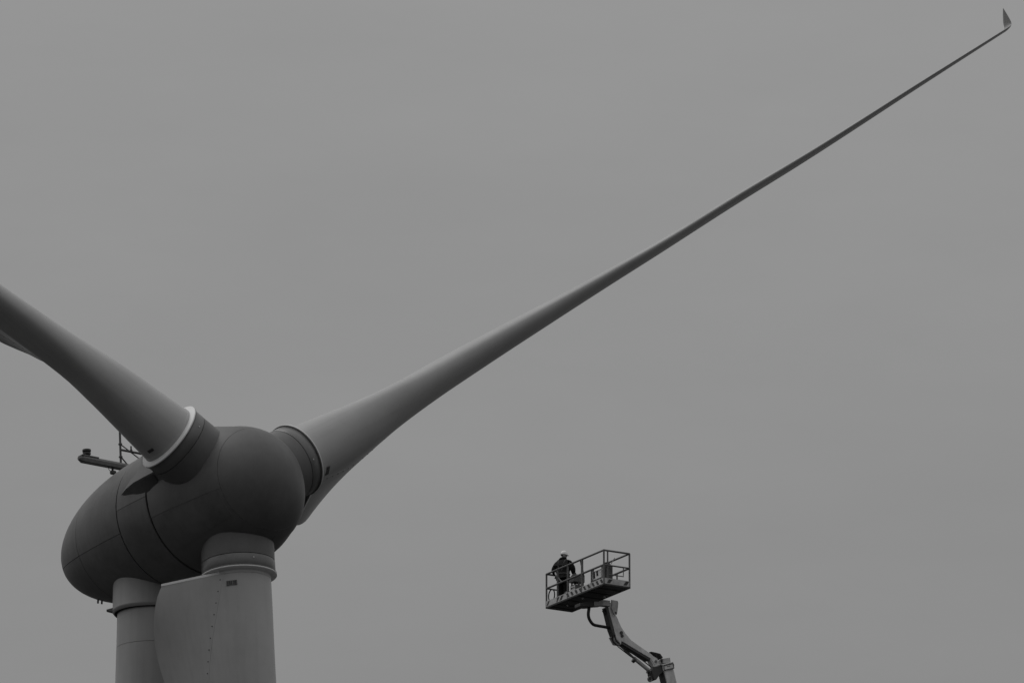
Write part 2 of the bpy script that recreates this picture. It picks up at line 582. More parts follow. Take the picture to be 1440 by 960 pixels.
def make_blade():
    rs = [3.30, 3.36] + [3.36 + (RTIP - 3.36) * (i / 70) ** 1.35 for i in range(1, 71)]
    sh_v, sh_f, pn_v, pn_f = [], [], [], []
    rings = []
    for r in rs[1:]:
        sec = section(r)
        rings.append([Vector((x, y, r)) for x, y in sec])
    m = len(rings[0])
    # winglet: the last stations turn towards the pressure side
    tipc = Vector((0, -smooth_table(T_BEND, RTIP), RTIP))
    b_, a_ = smooth_table(T_B, RTIP), smooth_table(T_A, RTIP)
    for i in range(1, 13):
        q = i / 12
        if q < 0.5:                                     # quarter bend, radius 0.18 m
            phi = q / 0.5 * R(84)
            cz = 0.20 * math.sin(phi)
            cy = -0.20 * (1 - math.cos(phi))
        else:
            phi = R(84)
            L_ = (q - 0.5) / 0.5 * 0.62
            cz = 0.20 * math.sin(phi) + L_ * math.cos(phi)
            cy = -0.20 * (1 - math.cos(phi)) - L_ * math.sin(phi)
        k = 1 - 0.0 * q if q < 0.5 else 1 - ((q - 0.5) / 0.5) ** 1.25 * 0.93
        xo = -0.02 * q + 0.03 * max(0, q - 0.5) / 0.5     # sweep back
        ring = []
        for x, y in section(RTIP):
            yl = (y + smooth_table(T_BEND, RTIP)) * (1 if q < 0.5 else max(0.15, 1 - (q - 0.5) * 1.6))
            p = Vector((x * k + xo, tipc.y + cy + yl * math.cos(phi), RTIP + cz + yl * math.sin(phi)))
            ring.append(p)
        rings.append(ring)
    T = N2                                     # contour index where the panel seam sits
    panel_idx = set(range(0, T)) | set(range(m - 1 - T, m))
    sh_v = [p for ring in rings for p in ring]
    rr = rs[1:]
    for i in range(len(rings) - 1):
        inpan = i < len(rr) - 1 and rr[i + 1] <= RPAN
        for j in range(m):
            j2 = (j + 1) % m
            tail = (j < T) or (j >= m - 1 - T)
            f = (i * m + j, i * m + j2, (i + 1) * m + j2, (i + 1) * m + j)
            if tail and inpan:
                pn_f.append(f)
            else:
                sh_f.append(f)
    # root cap of the cylinder and back wall behind the panel
    k = len(sh_v)
    sh_v += [Vector((1.15 * math.cos(t), 1.15 * math.sin(t), 3.05)) for t in [2 * math.pi * j / 48 for j in range(48)]]
    sh_v += [Vector((1.15 * math.cos(t), 1.15 * math.sin(t), 3.42)) for t in [2 * math.pi * j / 48 for j in range(48)]]
    for j in range(48):
        j2 = (j + 1) % 48
        sh_f.append((k + j, k + j2, k + 48 + j2, k + 48 + j))
    sh_f.append(tuple(len(sh_v) - m * 0 - 96 + j for j in range(48)))
    sh_f.append(tuple(range((len(rings) - 1) * m, len(rings) * m)))
    shell = link_mesh('blade', sh_v, sh_f, M_BLADE, turb, None, smooth=32)
    # panel: same surface, 14 mm proud, closed root end
    npan = max(i for i in range(len(rr)) if rr[i] <= RPAN) + 1
    cen = {}
    used = sorted({q for f in pn_f for q in f})
    remap = {}
    for q in used:
        i, j = divmod(q, m)
        p = rings[i][j]
        pu = rings[i][(j + 1) % m] - rings[i][j - 1]
        nrm = Vector((pu.y, -pu.x, 0))
        c0 = Vector((0, -smooth_table(T_BEND, rr[i]), rr[i]))
        if j > N1 + N2:
            test = rings[i][2 * (N1 + N2) - j] if 0 <= 2 * (N1 + N2) - j < m else c0
        else:
            test = rings[i][min(m - 1, 2 * (N1 + N2) - j)]
        if nrm.dot(p - test) < 0:
            nrm = -nrm
        if nrm.length > 0:
            nrm.normalize()
        remap[q] = len(pn_v)
        pn_v.append(p + nrm * (0.006 if j not in (0, m - 1) else 0.0))
    pn_f2 = [tuple(remap[q] for q in f) for f in pn_f]
    # seam rim (turned in) and root end
    for side in (T, m - 1 - T):
        prev = None
        for i in range(npan):
            q = i * m + side
            if q not in remap:
                continue
            k = len(pn_v)
            inner = rings[i][side] * 1.0
            inner = inner + (Vector((0, -smooth_table(T_BEND, rr[i]), rr[i])) - inner) * 0.03
            pn_v.append(inner)
            if prev is not None:
                pn_f2.append((remap[prev[0]], remap[q], k, prev[1]))
            prev = (q, k)
    endloop = [remap[j] for j in range(T, -1, -1)] + [remap[j] for j in range(m - 1, m - 2 - T, -1)]
    endloop = list(dict.fromkeys(endloop))
    pn_f2.append(tuple(endloop))
    panel = link_mesh('trailing_panel', pn_v, pn_f2, M_BLADE, shell, Matrix(), smooth=32)
    # pale cap strip along the cut root end of the panel
    cap = []
    for j in list(range(T, -1, -1)):
        cap.append((rings[0][j].x, rings[0][j].y))
    for j in range(m - 1, m - 2 - T, -1):
        cap.append((rings[0][j].x, rings[0][j].y))
    cx = sum(p[0] for p in cap) / len(cap)
    cy = sum(p[1] for p in cap) / len(cap)
    cap = [(cx + (x - cx) * 1.012, cy + (y - cy) * 1.03) for x, y in cap]
    Geo().prism(cap, 3.30, 3.385, (1, 0, 0), (0, 1, 0), (0, 0, 1)).build('panel_end_rim', M_RING, shell, Matrix())
    cap2 = [(cx + (x - cx) * 0.99, cy + (y - cy) * 0.96) for x, y in cap]
    Geo().prism(cap2, 3.28, 3.298, (1, 0, 0), (0, 1, 0), (0, 0, 1)).build('panel_end_plate', M_SLEEVE, shell, Matrix())
    # white flange ring between pitch collar and blade root
    Geo().lathe([(3.205, 1.0), (3.205, 1.365), (3.21, 1.375), (3.245, 1.375), (3.255, 1.365), (3.30, 1.16), (3.305, 1.0)], 64
                ).build('root_ring', M_RING, shell, Matrix(), 35)
    Geo().lathe([(3.28, 1.0), (3.28, 1.165), (3.41, 1.158), (3.42, 1.145), (3.42, 1.0)], 64).build('root_band', M_BLADE, shell, Matrix(), 35)
    Geo().lathe([(3.163, 1.0), (3.163, 1.36), (3.168, 1.37), (3.20, 1.37), (3.203, 1.0)], 64).build('ring_seal', M_SLEEVE, shell, Matrix(), 35)
    # seam bolts on both faces, through the panel flange
    for r in [3.6 + 0.40 * i for i in range(22)]:
        i = min(range(len(rr)), key=lambda q: abs(rr[q] - r))
        for side in (T - 1, m - T):
            fr = 0
            p0, p1 = rings[i][side], rings[min(i + 1, len(rr) - 1)][side]
            t = (r - p0.z) / (p1.z - p0.z) if p1.z != p0.z else 0
            p = p0.lerp(p1, t)
            q = rings[i][side + 1] - rings[i][side - 1]
            nrm = Vector((q.y, -q.x, 0)).normalized()
            if nrm.dot(p - rings[i][2 * (N1 + N2) - side]) < 0:
                nrm = -nrm
            p = p + (rings[i][T if side < T else m - 1 - T] - rings[i][side]) * 0.55
            Geo().tube([p + nrm * 0.0, p + nrm * 0.014], 0.024, 8).build('seam_bolt', M_DARKSTEEL, shell, Matrix())
    return shell, rings, rr, m


blade, RINGS, RR, MM = make_blade()


def copy_tree(o, parent):
    c = o.copy()
    C.objects.link(c)
    c.parent = parent
    for ch in list(o.children):
        copy_tree(ch, c)
    return c


# louvred plate beside the root ring
VM = Matrix.Rotation(R(50), 4, 'Z') @ Matrix.Translation((1.10, 0, 3.78))
vp = Geo().bbox((0, 0, 0), (0.05, 0.40, 0.18), 0.01, 1).build('vent_plate', M_VENT, blade, VM)
for y, wd in ((-0.15, 0.05), (-0.09, 0.05), (0.0, 0.04), (0.065, 0.05), (0.14, 0.05)):
    Geo().box((0.027, y, 0), (0.01, wd, 0.13)).build('louvre', M_LOUVRE, blade, VM)

blade.matrix_local = NM @ blade_frame(ANG[0])
for a in ANG[1:]:
    b2 = copy_tree(blade, turb)
    b2.matrix_local = NM @ blade_frame(a)
    if a is ANG[1]:
        for c in [q for q in b2.children if q.name.startswith('vent_plate')]:
            for e_ in list(c.children):
                bpy.data.objects.remove(e_)
            bpy.data.objects.remove(c)
        for c in [q for q in b2.children if q.name.startswith('louvre')]:
            bpy.data.objects.remove(c)
    if a is ANG[1]:      # this blade carries its plate near the lower edge instead
        V2 = Matrix.Rotation(R(280), 4, 'Z') @ Matrix.Translation((1.14, 0, 3.70))
        Geo().bbox((0, 0, 0), (0.05, 0.28, 0.12), 0.01, 1).build('vent_plate', M_LOUVRE, b2, V2)

# ---- tower
ztop = HZ - math.sin(TILT) * 5.0            # axis height above the tower
zc = ztop - 3.05                            # lower rim of the yaw collar
tw = Geo().lathe([(0.0, 2.15), (0.05, 2.15), (20, 2.0), (40, 1.72), (zc - 1.44, 1.385)], 72, caps=True
                 ).build('tower', M_TOWER, turb, Matrix(), 40)
Geo().lathe([(zc - 1.44, 1.30), (zc - 1.425, 1.30), (zc - 1.425, 1.382), (zc - 0.10, 1.372), (zc + 0.3, 1.372)], 72
            ).build('tower_section', M_TOWER, tw, Matrix(), 40)
Geo().lathe([(zc - 0.13, 1.375), (zc - 0.13, 1.49), (zc - 0.05, 1.555), (zc, 1.555), (zc + 0.02, 1.54), (zc + 1.9, 1.54)], 72
            ).build('yaw_collar', M_COLLAR, nac, NM.inverted(), 40)
Geo().lathe([(zc - 0.15, 1.375), (zc - 0.15, 1.46), (zc - 0.131, 1.46), (zc - 0.131, 1.375)], 72, caps=False
            ).build('collar_seal', M_GAP, nac, NM.inverted(), 40)
# drip spout sticking out of the collar on the side seen at the left
side = Vector((math.cos(math.pi - 0), 0, 0))
lv = (-right).normalized()
ll = Vector((lv.x * math.cos(-fang) - lv.y * math.sin(-fang), lv.x * math.sin(-fang) + lv.y * math.cos(-fang), 0))
lt = Vector((-ll.y, ll.x, 0))
Geo().prism([(1.46, -0.08), (1.76, 0.0), (1.76, 0.015), (1.46, 0.10)], -0.15, 0.15, ll, (0, 0, 1), lt, (0, 0, zc)
            ).build('drip_spout', M_STEEL, nac, NM.inverted())
# tower door at ground level
Geo().bbox((2.13, 0, 1.5), (0.14, 0.9, 2.2), 0.03, 2).build('door', M_STEEL, tw, Matrix())

# ---- beacon arm and instrument mast on the nacelle roof (frame NM: x forward, y to the right, z up)
NMA = NM @ Matrix.Translation((0, 0, 0.22))
arm = Geo()
XS = -6.5
prof = [(-0.13, -0.10), (0.13, -0.10), (0.16, 0.02), (0.12, 0.11), (-0.12, 0.11), (-0.16, 0.02)]
arm.prism(prof, -2.12, 0.6, (1, 0, 0), (0, 0, 1), (0, 1, 0), (XS, 0, 2.62))
k = len(arm.v)
arm.add([(XS + x, -2.12, 2.62 + z) for x, z in prof] + [(XS + x * 0.45, -2.30, 2.64 + z * 0.45) for x, z in prof],
        [(i, (i + 1) % 6, 6 + (i + 1) % 6, 6 + i) for i in range(6)] + [tuple(range(6, 12))])
armo = arm.build('beacon_arm', M_STEEL, turb, NMA)
Geo().bbox((XS, -1.85, 2.75), (0.30, 0.75, 0.05), 0.015, 1).build('top_plate', M_STEEL, armo, Matrix())
bc = Geo().lathe([(2.77, 0.07), (2.84, 0.07), (2.84, 0.15), (2.90, 0.15), (2.90, 0.10), (2.95, 0.10), (2.95, 0.16), (3.02, 0.16), (3.03, 0.10)], 20)
for v in bc.v:
    v.x += XS
    v.y += -1.93
bc.build('beacon_lamp', M_DARKSTEEL, armo, Matrix(), 35)
sp = Geo().tube([(XS, -0.80, 2.52), (XS, -0.80, 2.40)], 0.04, 8)
sp.bbox((XS, -0.78, 2.33), (0.16, 0.22, 0.14), 0.03, 1)
sp.tube([(XS, -0.96, 2.54), (XS, -0.98, 2.44), (XS, -0.90, 2.36)], 0.012, 6)
sp.build('wind_sensor', M_DARKSTEEL, armo, Matrix())
mast = Geo()
mast.tube([(XS, -0.42, 2.2), (XS, -0.42, 4.6)], 0.042, 8)
mo = mast.build('instrument_mast', M_DARKSTEEL, turb, NMA)
Geo().tube([(XS, 0.95, 2.2), (XS, 0.95, 4.6)], 0.042, 8).build('mast_post', M_DARKSTEEL, mo, Matrix())
Geo().tube([(XS, -0.42, 3.28), (XS, 0.95, 3.28)], 0.045, 8).build('crossbar', M_DARKSTEEL, mo, Matrix())
Geo().tube([(XS, -0.42, 4.5), (XS, 0.95, 4.5)], 0.035, 8).build('crossbar', M_DARKSTEEL, mo, Matrix())
Geo().tube([(XS, -0.42, 3.50), (XS, 0.55, 3.00)], 0.022, 6).build('brace', M_DARKSTEEL, mo, Matrix())
Geo().tube([(XS, -0.42, 3.02), (XS, 0.30, 2.35)], 0.026, 6).build('brace', M_DARKSTEEL, mo, Matrix())
Geo().tube([(XS, 0.06, 3.28), (XS, 0.06, 3.36)], 0.05, 8).tube([(XS, 0.06, 3.36), (XS, 0.06, 3.50)], 0.03, 8).build('anemometer', M_DARKSTEEL, mo, Matrix())
for z in (3.0, 3.5):
    Geo().bbox((XS, -0.42, z), (0.11, 0.11, 0.07), 0.01, 1).build('clamp', M_DARKSTEEL, mo, Matrix())
# small drain nozzles under the tail
for y in (-0.35, -0.18):
    Geo().tube([(-8.35, y, -prof_radius(-8.35) + 0.05), (-8.37, y, -prof_radius(-8.35) - 0.10)], 0.035, 8).build('drain_nozzle', M_DARKSTEEL, nac, Matrix())

# ================================================================== BOOM LIFT
SB = 44.5
K0 = CAM + ray(849.0, 821.5) * (FPX / SB)          # near lower corner of the basket
azb = math.atan2(K0.x, K0.y)
vb = Vector((math.sin(azb), math.cos(azb), 0))
rb = Vector((math.cos(azb), -math.sin(azb), 0))
AL = R(59)
LD = (-rb * math.cos(AL) + vb * math.sin(AL))      # along the long side, away to the left
WD = (rb * math.sin(AL) + vb * math.cos(AL))       # along the short side, away to the right
UP = Vector((0, 0, 1))
L, W = 3.62, 0.99
# boom plane: vertical, along WD, at TB metres along the long side
TB = 1.22
P0 = K0 + LD * TB


def pl(px, py):
    """point of the boom plane seen at this pixel -> (u along WD, z)"""
    d = ray(px, py)
    nrm = LD
    t = (P0 - CAM).dot(nrm) / d.dot(nrm)
    q = CAM + d * t - P0
    return (q.dot(WD), q.z)


def z7(x, y):
    return pl(820 + x / 7.386, 830 + y / 7.386)


b0 = z7(852, 838)
b1 = z7(922, 1000)
# boom axis on the light face; run it down to the chassis
ua, za = z7(888, 820)
ub, zb = z7(922, 960)
dz = -(K0.z + za - 2.6)
UE = ua + (ub - ua) / (zb - za) * dz               # u where the boom reaches turntable height
foot = P0 + WD * UE
lift = empty('boom_lift', Matrix.Translation((foot.x, foot.y, 0)),
             'tall telescopic boom lift with striped railed work basket and kinked jib', 'boom lift')
O = Vector((foot.x, foot.y, 0))
bO = K0 - O


def bp(t, w_, z):
    """basket coordinates -> lift local"""
    return bO + LD * t + WD * w_ + UP * z


BM = Matrix((-LD, WD, UP)).transposed()            # for boxes: x along the long side, y across


# basket floor
fl = Geo().prism([(0, 0), (L, 0), (L, W), (0, W)], 0.0, 0.05, LD, WD, UP, bO).build('basket', M_FLOOR, lift)
for t in (0.45, 1.05, 1.65, 2.3, 2.9, 3.3):
    Geo().prism([(t, 0.05), (t + 0.05, 0.05), (t + 0.05, W - 0.05), (t, W - 0.05)], -0.018, -0.002, LD, WD, UP, bO).build('floor_beam', M_FLOOR, fl)
for t, w_ in ((1.72, 0.25), (2.75, 0.3), (1.2, 0.75)):
    Geo().bbox(bp(t, w_, -0.045), (0.05, 0.05, 0.05), 0.012, 1, BM).build('underside_lamp', M_WHITE, fl)

TOE = 0.185


def kick(p0, p1, slots, name='kick_plate', mir=1, extra=()):
    d = (p1 - p0)
    ln = d.length
    d.normalize()
    nrm = d.cross(UP)
    o = Geo().prism([(0, 0), (ln, 0), (ln, TOE), (0, TOE)], -0.012, 0.012, d, UP, nrm, p0).build(name, M_TOE, fl)
    for s, wd, m_ in [(a, b_, mir) for a, b_ in slots] + [(a, b_, -mir) for a, b_ in extra]:
        sk = 0.10 * m_
        z0, z1 = TOE * 0.14, TOE * 0.86
        for sgn in (1, -1):
            Geo().prism([(s - wd / 2 - sk / 2, z0), (s + wd / 2 - sk / 2, z0), (s + wd / 2 + sk / 2, z1), (s - wd / 2 + sk / 2, z1)],
                        0.013 * sgn, 0.016 * sgn, d, UP, nrm, p0).build('hazard_stripe', M_STRIPE, fl)


step = 0.262
kick(bp(0.0, 0.012, 0.05), bp(L, 0.012, 0.05), [(0.13 + step * i, 0.12) for i in range(9)], mir=1, extra=[(2.62, 0.14), (2.85, 0.10), (3.46, 0.10)])
kick(bp(0.0, W - 0.012, 0.05), bp(L, W - 0.012, 0.05), [(0.13 + step * i, 0.12) for i in range(13)], mir=1)
kick(bp(0.012, 0.03, 0.05), bp(0.012, W - 0.03, 0.05), [(0.19, 0.12), (0.80, 0.12)], mir=1)
kick(bp(L - 0.012, 0.03, 0.05), bp(L - 0.012, W - 0.03, 0.05), [(0.19, 0.12), (0.80, 0.12)], mir=-1)
Geo().prism([(0.34, 0.04), (0.62, 0.04), (0.62, 0.14), (0.34, 0.14)], -0.004, -0.002, WD, UP, LD, bp(0, 0, 0.05)).build('name_plate', M_LIFT2, fl)

RT = 1.135                                          # top rail height
RM = 0.66


def rail(name, pts, r=0.026, mat=M_RAIL):
    return Geo().tube([bp(*p) for p in pts], r, 8).build(name, mat, fl, None, 50)


e = 0.022
rail('top_rail', [(e, e, RT), (L - e, e, RT)], 0.032)
rail('top_rail', [(e, W - e, RT), (L - e, W - e, RT)], 0.032)
rail('top_rail', [(e, e, RT), (e, W - e, RT)], 0.032)
rail('top_rail', [(L - e, e, RT), (L - e, W - e, RT)], 0.032)
for w_ in (e, W - e):
    rail('mid_rail', [(e, w_, RM), (L - e, w_, RM)], 0.034)
for t in (e, L - e):
    rail('mid_rail', [(t, e, RM), (t, W - e, RM)])
for t in (e, 1.37, 2.26, 2.90, L - e):              # posts
    for w_ in (e, W - e):
        rail('post', [(t, w_, 0.05), (t, w_, RT)], 0.04 if t == 1.37 else 0.03)
rail('half_post', [(0.79, e, 0.05), (0.79, e, RM)])
rail('half_post', [(0.79, W - e, 0.05), (0.79, W - e, RM)])
rail('post', [(e, 0.16, 0.05), (e, 0.16, RT)])
rail('lower_rail', [(e, 0.2, 0.36), (e, W - 0.25, 0.36), (e, W - 0.25, RM)], 0.018)
rail('brace', [(1.45, e, RT - 0.02), (1.75, 0.30, 0.70)], 0.032, M_DARKSTEEL)
# curved hoop at the far left end
hoop = [(3.41 + 0.19 * math.cos(t), 0.10, 0.40 + 0.20 * math.sin(t)) for t in [2 * math.pi * i / 20 for i in range(21)]]
rail('cable_hoop', hoop, 0.02, M_CABLE)

# operator console inside the basket
CT, CW = 2.18, 0.40
con = Geo().prism([(0.0, 0.62), (0.30, 0.62), (0.30, 0.76), (0.10, 0.86), (0.0, 0.86)], -0.2, 0.2, LD, UP, WD, bp(CT, CW, 0.0)).build('control_console', M_GREYBOX, fl)
for dx in (0.03, 0.27):
    Geo().tube([bp(CT + dx, CW, 0.05), bp(CT + dx, CW, 0.63)], 0.03, 8).build('console_leg', M_GREYBOX, fl)
Geo().bbox(bp(CT + 0.14, CW, 0.42), (0.26, 0.36, 0.22), 0.02, 1, BM).build('console_cabinet', M_GREYBOX, fl)
for zz in (0.36, 0.46):
    Geo().prism([(-0.12, -0.024), (0.12, -0.024), (0.12, 0.024), (-0.12, 0.024)], -0.008, 0.0, LD, UP, WD, bp(CT + 0.10, CW - 0.182, zz)).build('decal_strip', M_WHITE, fl)
Geo().bbox(bp(CT + 0.06, CW - 0.187, 0.41), (0.03, 0.012, 0.06), 0.004, 1, BM).build('decal_strip', M_WHITE, fl)
Geo().bbox(bp(CT - 0.03, CW - 0.187, 0.40), (0.03, 0.012, 0.16), 0.004, 1, BM).build('decal_strip', M_WHITE, fl)
for dt in (0.06, 0.14, 0.22):
    Geo().tube([bp(CT + dt, CW - 0.1, 0.80), bp(CT + dt, CW - 0.1, 0.92)], [0.012, 0.018], 8).build('joystick', M_RUBBER, fl)
# hose reel and cable clutter beside the console
Geo().tube([bp(CT + 0.42 + 0.10 * math.cos(a), 0.16, 0.24 + 0.10 * math.sin(a)) for a in [2 * math.pi * i / 16 for i in range(17)]], 0.018, 8).build('cable_loop', M_LIFT2, fl)
# white switch box on the near mid rail, two dark symbols
nb = Geo().bbox(bp(0.55, 0.11, 0.45), (0.56, 0.10, 0.30), 0.015, 1, BM).build('switch_box', M_WHITE, fl)
for dt, hh, zz in ((0.13, 0.22, 0.46), (-0.06, 0.17, 0.48)):
    Geo().prism([(-0.06, -hh / 2), (0.04, -hh / 2), (0.07, hh / 2), (-0.03, hh / 2)], -0.004, 0.0, LD, UP, WD, bp(0.55 + dt, 0.058, zz)).build('symbol', M_PRINT, fl)
Geo().bbox(bp(0.42, 0.14, 0.25), (0.30, 0.14, 0.07), 0.02, 1, BM).build('tool_tray', M_DARKSTEEL, fl)

# ---- jib and boom in their vertical plane (front faces at ez = 0, thickness away along LD)
PO = P0 - O


def plate(name, pix, depth, mat, d0=0.0, parent=lift, fn=z7):
    o = Geo().prism([fn(x, y) for x, y in pix], d0, d0 + depth, WD, UP, LD, PO).build(name, mat, parent)
    md = o.modifiers.new('bevel', 'BEVEL')
    md.width = 0.012
    md.segments = 2
    md.limit_method = 'ANGLE'
    return o


jib = plate('jib', [(292, 150), (318, 262), (345, 255), (375, 325), (400, 382), (440, 440), (500, 512), (640, 610), (722, 668),
                    (740, 700), (765, 745), (745, 772), (705, 705), (400, 522), (395, 560), (352, 505), (330, 440), (322, 400), (262, 175)], 0.26, M_LIFT)
plate('head_plate', [(287, 97), (352, 108), (358, 130), (355, 170), (345, 250), (318, 264), (287, 182)], 0.05, M_LIFT2, -0.055, jib)
plate('head_plate', [(287, 97), (352, 108), (358, 130), (355, 170), (345, 250), (318, 264), (287, 182)], 0.05, M_LIFT2, 0.265, jib)
plate('basket_arm', [(205, 92), (287, 100), (287, 160), (205, 150)], 0.22, M_LIFT, 0.02, jib)
plate('basket_arm', [(120, 112), (205, 112), (205, 152), (120, 158)], 0.3, M_LIFT2, 0.0, jib)
plate('mount_block', [(-25, 125), (60, 112), (125, 108), (125, 160), (60, 163), (-25, 158)], 0.35, M_DARKSTEEL, 0.03, jib)
plate('jib_shade', [(236, 170), (262, 170), (322, 400), (330, 440), (318, 470), (292, 400)], 0.24, M_DARKSTEEL, 0.01, jib)  # added dark plate, paints shade on the left face of the jib
plate('jib_shade', [(398, 528), (700, 706), (690, 724), (405, 556)], 0.24, M_DARKSTEEL, 0.01, jib)  # added dark plate, paints shade along the jib underside
plate('elbow_plate', [(318, 470), (352, 455), (405, 520), (402, 552), (360, 545)], 0.05, M_LIFT2, 0.27, jib)


def z7p(x, y, d=0.0):
    u, z = z7(x, y)
    return PO + WD * u + UP * z + LD * d


pin = Geo().tube([z7p(395, 437, -0.03), z7p(395, 437, 0.3)], 0.055, 12).build('pivot_pin', M_DARKSTEEL, jib)
Geo().tube([z7p(404, 470, -0.025), z7p(404, 470, 0.05)], 0.05, 12).build('pivot_pin', M_DARKSTEEL, jib)
Geo().tube([z7p(330, 232, -0.07), z7p(330, 232, 0.33)], 0.03, 12).build('pivot_pin', M_DARKSTEEL, jib)
cyl = Geo().tube([z7p(548, 690, 0.13), z7p(716, 828, 0.13)], 0.062, 14).build('jib_cylinder', M_LIFT2, lift, None, 40)
Geo().tube([z7p(395, 550, 0.13), z7p(548, 690, 0.13)], 0.036, 12).build('cylinder_rod', M_STEEL, cyl, None, 40)
Geo().tube([z7p(540, 705, 0.13), z7p(560, 722, 0.13)], 0.085, 14).build('cylinder_gland', M_DARKSTEEL, cyl, None, 40)
Geo().tube([z7p(690, 825, 0.13), z7p(712, 836, 0.13)], 0.075, 10).build('cylinder_fitting', M_DARKSTEEL, cyl, None, 40)
Geo().tube([z7p(228, 195, 0.12), z7p(262, 240, 0.12)], 0.05, 10).build('rotator_motor', M_DARKSTEEL, jib)

# boom, telescoping down in four stages
e0 = (b0[0] * 0 + z7(835, 800)[0], z7(835, 800)[1])
dirb = Vector((ub - ua, zb - za)).normalized()       # pointing down
perp = Vector((-dirb.y, dirb.x))                     # to the right in the plane
if perp.x < 0:
    perp = -perp
wbm = (Vector(z7(940, 815)) - Vector(z7(838, 832))).dot(perp)


def boom_stage(name, s0, s1, grow, mat, parent):
    c = Vector(z7(889, 815))
    hw = wbm / 2 + grow
    poly = [c + dirb * s0 - perp * hw, c + dirb * s0 + perp * hw, c + dirb * s1 + perp * hw, c + dirb * s1 - perp * hw]
    o = Geo().prism([tuple(p) for p in poly], -grow, 0.34 + grow, WD, UP, LD, PO).build(name, mat, parent)
    md = o.modifiers.new('bevel', 'BEVEL')
    md.width = 0.03
    md.segments = 3
    return o


TOT = (zb - za) and (-dz) / -dirb.y if dirb.y < 0 else 55
boom = boom_stage('boom', -0.10, 16.0, 0.0, M_LIFT, lift)
boom_stage('boom_section', 15.0, 31.0, 0.05, M_LIFT2, boom)
boom_stage('boom_section', 30.0, 46.0, 0.10, M_LIFT, boom)
boom_stage('boom_section', 45.0, TOT, 0.16, M_LIFT2, boom)
c_ = Vector(z7(889, 815))
tr = [c_ + dirb * 0.05 - perp * (wbm / 2 + 0.012), c_ + dirb * 0.05 - perp * (wbm / 2 + 0.03), c_ + dirb * 15.9 - perp * (wbm / 2 + 0.03), c_ + dirb * 15.9 - perp * (wbm / 2 + 0.012)]
Geo().prism([tuple(p) for p in tr], 0.02, 0.32, WD, UP, LD, PO).build('boom_shade', M_DARKSTEEL, boom)  # added dark strip, its colour gives the boom a shaded left face
plate('boom_head', [(820, 772), (935, 745), (945, 808), (832, 834)], 0.40, M_LIFT, -0.03, boom)
plate('head_cap', [(834, 702), (908, 690), (916, 738), (838, 752)], 0.30, M_LIFT2, 0.03, boom)
plate('cap_flange', [(800, 770), (925, 737), (930, 748), (822, 778)], 0.44, M_WHITE, -0.05, boom)
fo = Geo()
qs = [(832, 780), (930, 757), (938, 804), (838, 826)]
for i in range(4):
    fo.tube([z7p(*qs[i], -0.035), z7p(*qs[(i + 1) % 4], -0.035)], 0.014, 6)
fo.build('head_frame', M_DARKSTEEL, boom)
for k in range(4):
    x0 = 865 + k * 9
    plate('plate_mark', [(x0, 786 - k * 1.6), (x0 + 6, 785 - k * 1.6), (x0 + 6, 793 - k * 1.6), (x0, 794 - k * 1.6)], 0.004, M_PRINT, -0.036, boom)
plate('knuckle', [(722, 672), (775, 700), (800, 770), (740, 790), (700, 712)], 0.22, M_LIFT, 0.02, boom)
plate('boom_bracket', [(735, 792), (830, 768), (834, 842), (800, 870), (765, 922), (738, 918), (720, 850)], 0.30, M_DARKSTEEL, 0.02, boom)
Geo().tube([z7p(755, 735, -0.02), z7p(755, 735, 0.28)], 0.045, 12).build('pivot_pin', M_STEEL, boom)
ring = [z7p(712 + 22 * math.cos(t), 910 + 25 * math.sin(t), 0.1) for t in [2 * math.pi * i / 16 for i in range(17)]]
Geo().tube(ring, 0.022, 8).build('lifting_eye', M_STEEL, boom, None, 50)
hp = [(925, 745), (950, 745), (958, 765), (952, 795), (938, 806)]
Geo().tube([z7p(x, y, 0.1) for x, y in hp], 0.018, 8).build('hose_guard', M_STEEL, boom, None, 50)
hc = Geo().prism([z7(x, y) for x, y in [(708, 630), (760, 640), (805, 652), (832, 690), (822, 704), (800, 712), (772, 702), (752, 664)]], 0.02, 0.26, WD, UP, LD, PO).build('hose_cover', M_RUBBER, boom)
# looped hose bundle from basket to jib
hpx = [(88, 140), (80, 195), (76, 240), (88, 290), (126, 340), (180, 356), (250, 368), (318, 386)]
hpts = []
for i in range(len(hpx) - 1):
    q0, q1, q2, q3 = hpx[max(i - 1, 0)], hpx[i], hpx[i + 1], hpx[min(i + 2, len(hpx) - 1)]
    for k in range(6):
        t = k / 6
        f = lambda a, b_, c_, d_: 0.5 * (2 * b_ + (c_ - a) * t + (2 * a - 5 * b_ + 4 * c_ - d_) * t * t + (3 * b_ - a - 3 * c_ + d_) * t**3)
        hpts.append((f(q0[0], q1[0], q2[0], q3[0]), f(q0[1], q1[1], q2[1], q3[1])))
hpts.append(hpx[-1])
Geo().tube([z7p(x, y, 0.13) for x, y in hpts], 0.05, 12).build('hose_bundle', M_CABLE, jib, None, 60)
for d_, pts_ in ((0.05, [(316, 395), (352, 520), (410, 566), (520, 648), (640, 730), (715, 790)]), (0.2, [(318, 400), (346, 515), (405, 574), (515, 660), (636, 742), (712, 800)])):
    Geo().tube([z7p(x, y, d_) for x, y in pts_], 0.016, 8).build('hydraulic_hose', M_CABLE, jib, None, 60)
Geo().tube([z7p(x, y, -0.02) for x, y in [(778, 655), (800, 690), (812, 735), (822, 770)]], 0.018, 8).build('hydraulic_hose', M_CABLE, jib, None, 60)
